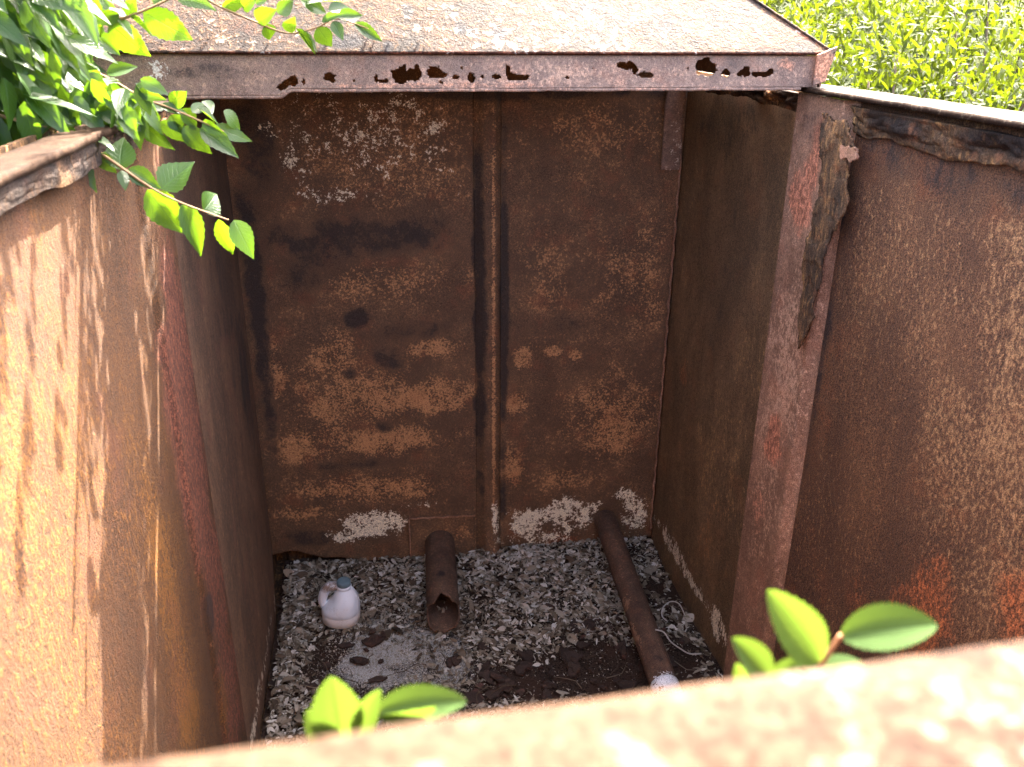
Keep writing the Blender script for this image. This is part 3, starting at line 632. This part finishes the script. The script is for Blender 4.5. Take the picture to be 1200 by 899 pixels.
# ---- elm tree at the left
SUN = _n([.44, .74, 1.0])
tree = thing('elm_tree', (-1.75, 1.9, -EYE), 'broadleaf tree with drooping bright green sprays hanging over the left rim of the tank', 'tree')
mb = MB()
mb.tube(smooth_pts([(-1.75, 1.9, -EYE), (-1.70, 1.95, -1.6), (-1.62, 2.0, -.7), (-1.5, 2.05, .3), (-1.35, 2.15, 1.3), (-1.25, 2.2, 2.2)], 5), [.16*(1-i/25*.75) for i in range(26)], 12)
mb.build('trunk', M['bark'], tree)
limbs = [[(-1.6, 2.0, -.5), (-1.25, 1.95, -.05), (-.9, 1.85, .10), (-.66, 1.75, .05)], [(-1.55, 2.05, .0), (-1.2, 2.2, .45), (-.7, 2.3, .62), (-.25, 2.35, .62), (.12, 2.3, .52)], [(-1.6, 2.0, -.8), (-1.25, 1.6, -.35), (-.95, 1.35, -.1), (-.8, 1.2, .15)], [(-1.45, 2.1, .6), (-1.0, 1.9, 1.0), (-.5, 1.75, 1.1), (-.15, 1.7, .98)], [(-1.5, 2.1, .4), (-1.7, 2.6, 1.0), (-1.6, 3.0, 1.6)], [(-1.4, 2.1, .9), (-2.0, 1.6, 1.5), (-2.4, 1.4, 2.0)], [(-1.62, 2.0, -.6), (-1.25, 2.35, .0), (-.85, 2.57, .135), (-.3, 2.60, .13), (.25, 2.60, .14)]]  # last limb is added out of frame to shade a strip of left wall
for l in limbs:
    mb = MB(); p = smooth_pts(l, 6); mb.tube(p, [.038*(1-i/len(p)*(.4 if l is limbs[-1] else .85)) for i in range(len(p))], 8); mb.build('limb', M['bark'], tree)

def at(px, py, y): return ony(px, py, y)
def spray(name, twig, leaves, rad=.004, extra=0, label=None, lw=.5, tones=(0, 1)):
    """a hanging twig and its leaves: twig=[(px,py,dist)], leaves=[(base,tip,width px,dist)]"""
    pts = smooth_pts([at(*p) for p in twig], 5)
    mb = MB(); mb.tube(pts, [rad*(1-.65*i/len(pts)) for i in range(len(pts))], 6); b = mb.build(name, M['twig'], tree)
    mb = MB()
    for (b0, t0, w, y) in leaves:
        A = at(*b0, y); B = at(*t0, y+random.uniform(-.035, .045)); d = B-A; L = np.linalg.norm(d)
        n = TO_EYE(A)+rv(.35)+np.array([0, 0, .35]); leaf(mb, A, d, n, L*1.04, w/1016*np.linalg.norm(A)*1.05, random.uniform(-.05, .2), random.uniform(.1, .5), 16, .05, random.uniform(*tones), 0, random.uniform(-.6, .6))
    for k in range(extra):
        i = random.randint(2, len(pts)-2); A = pts[i]+rv(.006); t = pts[min(i+1, len(pts)-1)]-pts[i-1]; t /= np.linalg.norm(t)
        d = t*.6+np.array([random.uniform(-.3, .5), random.uniform(-.5, .5), random.uniform(-1.0, .15)]); L = random.uniform(.045, .085)
        leaf(mb, A, d, np.array([0, -.3, 1])+rv(.45), L, L*random.uniform(.42, .58), random.uniform(0, .25), random.uniform(.1, .5), 8, .06, random.uniform(*tones), 0, random.uniform(-.5, .5))
    f = mb.build('leaves', M['leaf'], b)
    if label: b['label'] = label
    return b
Y = 1.72
spray('twig', [(-60, 120, 1.80), (37, 145, 1.76), (83, 157, 1.74), (133, 190, 1.72), (177, 220, 1.70), (213, 238, 1.69), (268, 258, 1.68)],
  [((75, 155), (112, 223), 22, Y), ((107, 160), (136, 176), 14, Y), ((140, 199), (143, 160), 32, Y), ((113, 180), (136, 202), 16, Y), ((143, 200), (147, 221), 12, Y), ((150, 198), (188, 221), 20, Y), ((189, 222), (226, 190), 36, Y), ((172, 223), (213, 272), 34, Y), ((213, 239), (240, 299), 26, Y), ((238, 247), (256, 227), 30, Y), ((256, 257), (273, 298), 19, Y), ((274, 258), (297, 302), 25, Y), ((88, 158), (70, 150), 12, Y), ((95, 163), (105, 190), 12, Y)], .0042, 0, 'lowest spray with backlit yellow-green leaves')
Y = 1.95
spray('twig', [(20, 60, 2.05), (90, 78, 2.0), (127, 92, 1.97), (167, 115, 1.95), (200, 127, 1.94), (235, 142, 1.93), (262, 154, 1.92)],
  [((125, 87), (158, 76), 20, Y), ((143, 105), (98, 125), 30, Y), ((157, 110), (132, 142), 24, Y), ((180, 117), (186, 98), 15, Y), ((200, 123), (218, 108), 18, Y), ((178, 120), (160, 140), 18, Y), ((160, 140), (201, 176), 20, Y), ((187, 143), (228, 167), 18, Y), ((215, 148), (246, 181), 22, Y), ((235, 150), (278, 182), 22, Y), ((250, 148), (296, 165), 17, Y), ((262, 130), (284, 152), 18, Y), ((232, 127), (256, 146), 16, Y), ((212, 128), (232, 150), 18, Y), ((200, 135), (215, 155), 18, Y), ((240, 118), (250, 130), 12, Y), ((170, 128), (185, 150), 18, Y), ((225, 132), (240, 120), 12, Y), ((150, 118), (165, 135), 16, Y), ((120, 92), (150, 118), 20, Y), ((110, 100), (90, 128), 20, Y), ((135, 108), (118, 134), 22, Y), ((152, 122), (128, 158), 20, Y), ((100, 88), (130, 108), 18, Y), ((118, 112), (150, 150), 20, Y), ((168, 132), (150, 162), 18, Y), ((130, 120), (115, 150), 16, Y), ((190, 130), (176, 122), 15, Y)], .004, 6, 'middle spray with glossy grey-green leaves', tones=(0, .5))
Y = 1.9
spray('twig', [(60, 45, 2.0), (103, 32, 1.95), (143, 22, 1.9), (190, 3, 1.88), (230, -20, 1.86)],
  [((140, 17), (103, 24), 16, Y), ((128, 27), (174, 69), 28, Y), ((168, 14), (224, 46), 30, Y), ((107, 31), (78, 38), 17, Y), ((110, 40), (141, 64), 17, Y), ((180, 5), (205, -20), 18, Y), ((150, 20), (160, -5), 16, Y), ((205, -8), (250, 8), 18, Y), ((145, 20), (130, 5), 16, Y), ((120, 30), (100, 55), 16, Y)], .004, 3, 'upper spray crossing the rusty hood')
Y = 2.1
spray('twig', [(230, -12, 2.1), (250, 4, 2.1), (293, 23, 2.1), (337, 39, 2.1), (372, 32, 2.1), (395, 22, 2.1), (432, 34, 2.1)],
  [((285, 10), (300, -8), 18, Y), ((300, 22), (322, 12), 18, Y), ((312, 28), (318, 48), 16, Y), ((335, 36), (345, 22), 14, Y), ((350, 36), (372, 60), 14, Y), ((372, 32), (388, 55), 20, Y), ((390, 25), (402, 45), 14, Y), ((395, 20), (425, 18), 15, Y), ((415, 28), (447, 48), 14, Y), ((325, 15), (345, 2), 16, Y), ((352, 0), (385, 14), 18, Y), ((360, 5), (400, -5), 18, Y), ((300, 5), (318, -10), 14, Y), ((385, 12), (412, 8), 14, Y), ((260, 8), (290, 2), 14, Y)], .003, 2, 'thin twig of small leaves reaching along the hood')

# dense hanging mass at the top left + the crown out over the tank
mb = MB()
for _ in range(1900):
    px = random.uniform(-150, 108); py = random.uniform(-70, 168)
    if px > 25 and py > 48+(118-px)*1.5: continue
    if px > 80 and random.random() < .45: continue
    y = random.uniform(1.70, 2.7); A = at(px-random.uniform(0, 30), py-22, y)
    d = np.array([random.uniform(.0, .9), random.uniform(-.5, .3), random.uniform(-1.1, -.15)]); L = random.uniform(.06, .125)
    leaf(mb, A, d, np.array([.3, -.6, .9])+rv(.4), L, L*random.uniform(.30, .46), random.uniform(.05, .3), random.uniform(.1, .5), 8, .07, random.random(), 0, random.uniform(-.5, .5))
for _ in range(55):
    A = at(random.uniform(70, 165), random.uniform(92, 138), random.uniform(1.74, 1.92)); L = random.uniform(.05, .075)
    leaf(mb, A, np.array([random.uniform(-.2, .8), random.uniform(-.4, .2), random.uniform(-1.0, -.1)]), np.array([.1, -.6, .9])+rv(.4), L, L*random.uniform(.4, .52), random.uniform(.05, .25), random.uniform(.1, .4), 12, .06, random.random(), 0, random.uniform(-.5, .5))
mb.build('crown', M['leaf'], tree)
# bough added out of frame, leaves placed to shade and streak left wall
mb = MB(); n_sh = 0
def shade_leaf(wy, wz, tmin, tmax, big=1.0):
    for _ in range(20):
        t = random.uniform(tmin, tmax); Q = np.array([-.5, wy, wz])+SUN*t
        if Q[2] > .03*Q[1]+.07 and Q[2] < 1.1: break
    else: return
    d = np.array([random.uniform(-.25, .35), random.uniform(-.25, .25), -1.0]); L = random.uniform(.06, .09)*big
    leaf(mb, Q-d*L*.5, d, np.array([random.uniform(-.3, .3), -1, .3])+rv(.25), L, L*random.uniform(.36, .5)*big, .1, .2, 6, 0, random.random())
NS = 9000
ZZ = rng.uniform(-1.55, -.2, NS); YY = rng.uniform(.7, 2.45, NS); UU = YY-.74*ZZ
NV = .7*vnoise(np.stack([UU*17, ZZ*1.9, 0*UU], -1), 1.0, 301)+.3*vnoise(np.stack([UU*40, ZZ*3.2, 0*UU], -1), 1.0, 302)
for z, y, nv in zip(ZZ, YY, NV):
    edge = 1.24+(z+1.17)*.69 + .03                        # shade boundary on the wall
    if y > edge:
        yb = 2.488+.74*(z+.094)
        if y > yb-.012: continue
        if random.random() < .28: shade_leaf(y, z, .3, 2.4, .75 if y > yb-.16 else 1.15)
    else:
        hgt = fade(np.clip((z+.84)/.3, 0, 1)); thr = .72-.25*hgt+.10*np.clip((edge-y-.3)/.5, 0, 1)
        if nv > thr and random.random() < .30: shade_leaf(y, z, .3, 1.5, .72)
mb.build('crown', M['leaf'], tree)
# rest of the crown, mostly outside the frame
mb = MB()
for l in limbs[:1]+limbs[2:6]:
    pts = smooth_pts(l, 6)
    for _ in range(170):
        i = random.randint(len(pts)//3, len(pts)-1); A = pts[i]+rv(.17)
        if A[0] > -.62 and A[2] < .3: continue
        if A[0] > -.35: continue
        d = np.array([random.uniform(-.5, .8), random.uniform(-.8, .5), random.uniform(-1, .0)]); L = random.uniform(.07, .12)
        leaf(mb, A, d, np.array([0, -.2, 1])+rv(.4), L, L*.45, .15, .2, 5, 0, random.random())
mb.build('crown', M['leaf'], tree)

# ---- two saplings growing inside the near wall
def sapling(loc, label, stems, leaves):
    s = thing('elm_seedling', loc, label, 'seedling', 'seedlings along the near rim')
    mb = MB()
    for st_, r0 in stems: p = smooth_pts(st_, 6); mb.tube(p, [r0*(1-.4*i/len(p)) for i in range(len(p))], 8)
    mb.build('stem', M['youngstem'], s)
    for (A, B, nrm, w, curl, fold, tone) in leaves:
        mb = MB(); A = np.array(A); B = np.array(B); L = np.linalg.norm(B-A)
        leaf(mb, A, B-A, np.array(nrm, float), L, w*1.28, curl, fold*.8, 26, .065, tone, 2, .15); mb.build('leaf', M['young'], s)
y1 = .40
T = lambda px, py, y=y1: ony(px, py, y)
sapling((.20, .24, -.6), 'green seedling with three upright serrated leaves behind the right part of the near rim',
  [([(.16, .222, -.50), (.16, .27, -.36), T(945, 805), T(963, 778), T(986, 744)], .0026), ([T(930, 830), T(905, 800), T(893, 790)], .0015)],
  [(T(960, 776), T(912, 702, .385), (.25, -1, .25), .0235, .12, .5, .9), (T(985, 746), T(1099, 727, .385), (-.1, -.55, .9), .0230, .12, .55, .25), (T(950, 790), T(1045, 775, .42), (.0, -.35, 1), .016, .22, .5, .3), (T(902, 800), T(868, 752, .385), (.4, -.8, .5), .017, .1, .55, .7), (T(905, 802), T(937, 772, .40), (-.6, -.8, .4), .011, .1, .5, .7), (T(868, 812), T(866, 782, .39), (.1, -1, .4), .009, .1, .4, .8)])
y2 = .44; T2 = lambda px, py, y=y2: ony(px, py, y)
sapling((-.07, .24, -.6), 'pale green seedling with broad lobed leaves behind the left part of the near rim',
  [([(-.06, .21, -.52), (-.06, .27, -.42), T2(425, 880), T2(432, 850), T2(445, 832)], .0026)],
  [(T2(400, 872), T2(388, 800, .43), (.15, -1, .3), .026, .08, .3, 1.0), (T2(395, 880), T2(362, 838, .43), (.4, -1, .3), .015, .1, .3, .9), (T2(420, 865), T2(441, 813, .43), (-.5, -.9, .3), .013, .1, .5, .9), (T2(442, 834), T2(540, 818, .42), (-.1, -.6, .85), .019, .14, .5, .3), (T2(446, 838), T2(508, 838, .41), (.1, -1, -.3), .013, .1, .3, 1.0)])

# ------------------------------------------------------------------ outside: ground and shrubs
P, q = grid(np.concatenate([np.linspace(-400, -12, 12), np.linspace(-10, 14, 60), np.linspace(16, 400, 12)]), np.concatenate([np.linspace(-400, -6, 10), np.linspace(-5, 16, 60), np.linspace(18, 600, 14)]), lambda U, V: (U, V, -EYE-.01+.1*(vnoise(np.stack([U, V, 0*U], -1), .6, 5)-.5)*np.clip((np.hypot(U-.5, V-2)-3)/3, 0, 1)+3.3*fade(np.clip((np.maximum((U-2.0)*.8, 0)+np.maximum(V-4.4, 0)*.8-.6)/6.5, 0, 1))))
g = sheet('ground', P, q, M['ground'], None); tag(g, kind='structure')

def shrub(base, rad, h, n, label, seed, lsize=.11):
    random.seed(seed); r_ = np.random.default_rng(seed)
    s = thing('shrub', (base[0], base[1], -EYE), label, 'shrub', 'green shrubs behind the tank')
    mb = MB(); tips = []
    for k in range(14):
        a = random.random()*6.283; rr = rad*random.uniform(.2, .95); top = np.array([base[0]+rr*math.cos(a), base[1]+rr*math.sin(a), -EYE+h*random.uniform(.7, 1.0)])
        b0 = np.array([base[0]+.12*math.cos(a), base[1]+.12*math.sin(a), -EYE]); mid = (b0+top)/2+np.array([0, 0, .35]); p = smooth_pts([b0, mid, top], 6); mb.tube(p, [.02*(1-.8*i/len(p)) for i in range(len(p))], 5); tips.append(p)
    mb.build('stems', M['bark'], s)
    mb = MB()
    a = r_.random(n)*6.283; ph = r_.uniform(.05, 1, n); shell = r_.uniform(.4, 1, n)**.5; k = rad*shell*np.sqrt(1-(ph*.75)**2)*1.1
    Q = np.stack([base[0]+k*np.cos(a), base[1]+k*np.sin(a), -EYE+h*(.15+.85*ph)*r_.uniform(.8, 1.04, n)], -1)
    Q = Q[vnoise(Q, 2.2, seed) > .30]
    for q_ in Q:
        d = np.array([random.uniform(-.7, .7), random.uniform(-.9, .4), random.uniform(-1.0, .25)]); L = lsize*random.uniform(.6, 1.2)
        leaf(mb, q_, d, np.array([0, -.3, 1])+r_.normal(size=3)*.6, L, L*random.uniform(.2, .34), random.uniform(0, .3), .2, 3, 0, random.random(), 1)
    mb.build('foliage', M['shrub'], s)
shrub((2.75, 4.3), 1.05, 2.75, 26000, 'yellow-green narrow-leaved shrub right behind the hood corner', 201, .07)
shrub((3.45, 2.9), 1.1, 2.6, 24000, 'sunlit narrow-leaved shrub pressing against the right rim at the picture edge', 202, .07)
shrub((4.3, 5.4), 1.7, 3.3, 24000, 'tall feathery shrub filling the upper right corner beyond the nearer shrubs', 203, .09)
shrub((2.4, 6.6), 1.5, 3.3, 14000, 'distant leafy shrub showing above the sloping end of the hood', 204, .09)
shrub((6.2, 9.0), 3.2, 4.6, 14000, 'large dark-gapped tree crown in the far background above the right rim', 206, .2)
shrub((2.0, 11.0), 3.2, 4.6, 7000, 'large leafy crown in the far background behind the hood', 207, .26)
shrub((-2.9, 4.6), 1.4, 3.2, 4000, 'leafy shrub behind the tree at the left of the tank', 205, .13)

# ------------------------------------------------------------------ light, sky, camera
w = bpy.data.worlds.new('World'); sc.world = w; w.use_nodes = True; nt = w.node_tree
bg = nt.nodes['Background']; sky = nt.nodes.new('ShaderNodeTexSky'); sky.sky_type = 'NISHITA'; sky.sun_disc = False
el = math.asin(SUN[2]); az = math.atan2(SUN[0], SUN[1])
sky.sun_elevation = el; sky.sun_rotation = az; sky.air_density = .35; sky.dust_density = 6.0; sky.ozone_density = 0.0
nt.links.new(sky.outputs[0], bg.inputs[0]); bg.inputs[1].default_value = .15
ld = bpy.data.lights.new('sun', 'SUN'); ld.energy = 2.9; ld.angle = R(.45); ld.color = (1, .92, .80)
lo = bpy.data.objects.new('sun', ld); col.objects.link(lo); lo.rotation_euler = Vector(SUN).to_track_quat('Z', 'Y').to_euler(); lo.location = (3, 6, 9)

cam = bpy.data.cameras.new('camera'); co = bpy.data.objects.new('camera', cam); col.objects.link(co)
# camera axes in world (x right, y depth, z up)
r_ = Vector((AX[0], AY[0], -AD[0])); dn_ = Vector((AX[1], AY[1], -AD[1])); fw_ = Vector((AX[2], AY[2], -AD[2]))
mt = Matrix((( r_.x, -dn_.x, -fw_.x, 0), (r_.y, -dn_.y, -fw_.y, 0), (r_.z, -dn_.z, -fw_.z, EYE), (0, 0, 0, 1)))
co.matrix_world = mt
cam.sensor_width = 36; cam.lens = F/1200*36; cam.clip_start = .01; cam.clip_end = 2000
cam.dof.use_dof = True; cam.dof.focus_distance = 3.2; cam.dof.aperture_fstop = 6.2
sc.camera = co
sc.view_settings.view_transform = 'Standard'; sc.view_settings.look = 'None'; sc.view_settings.gamma = 1; sc.view_settings.use_curve_mapping = False
sc.view_settings.exposure = 4.85
sc.cycles.use_denoising = True; sc.cycles.max_bounces = 8; sc.cycles.diffuse_bounces = 5
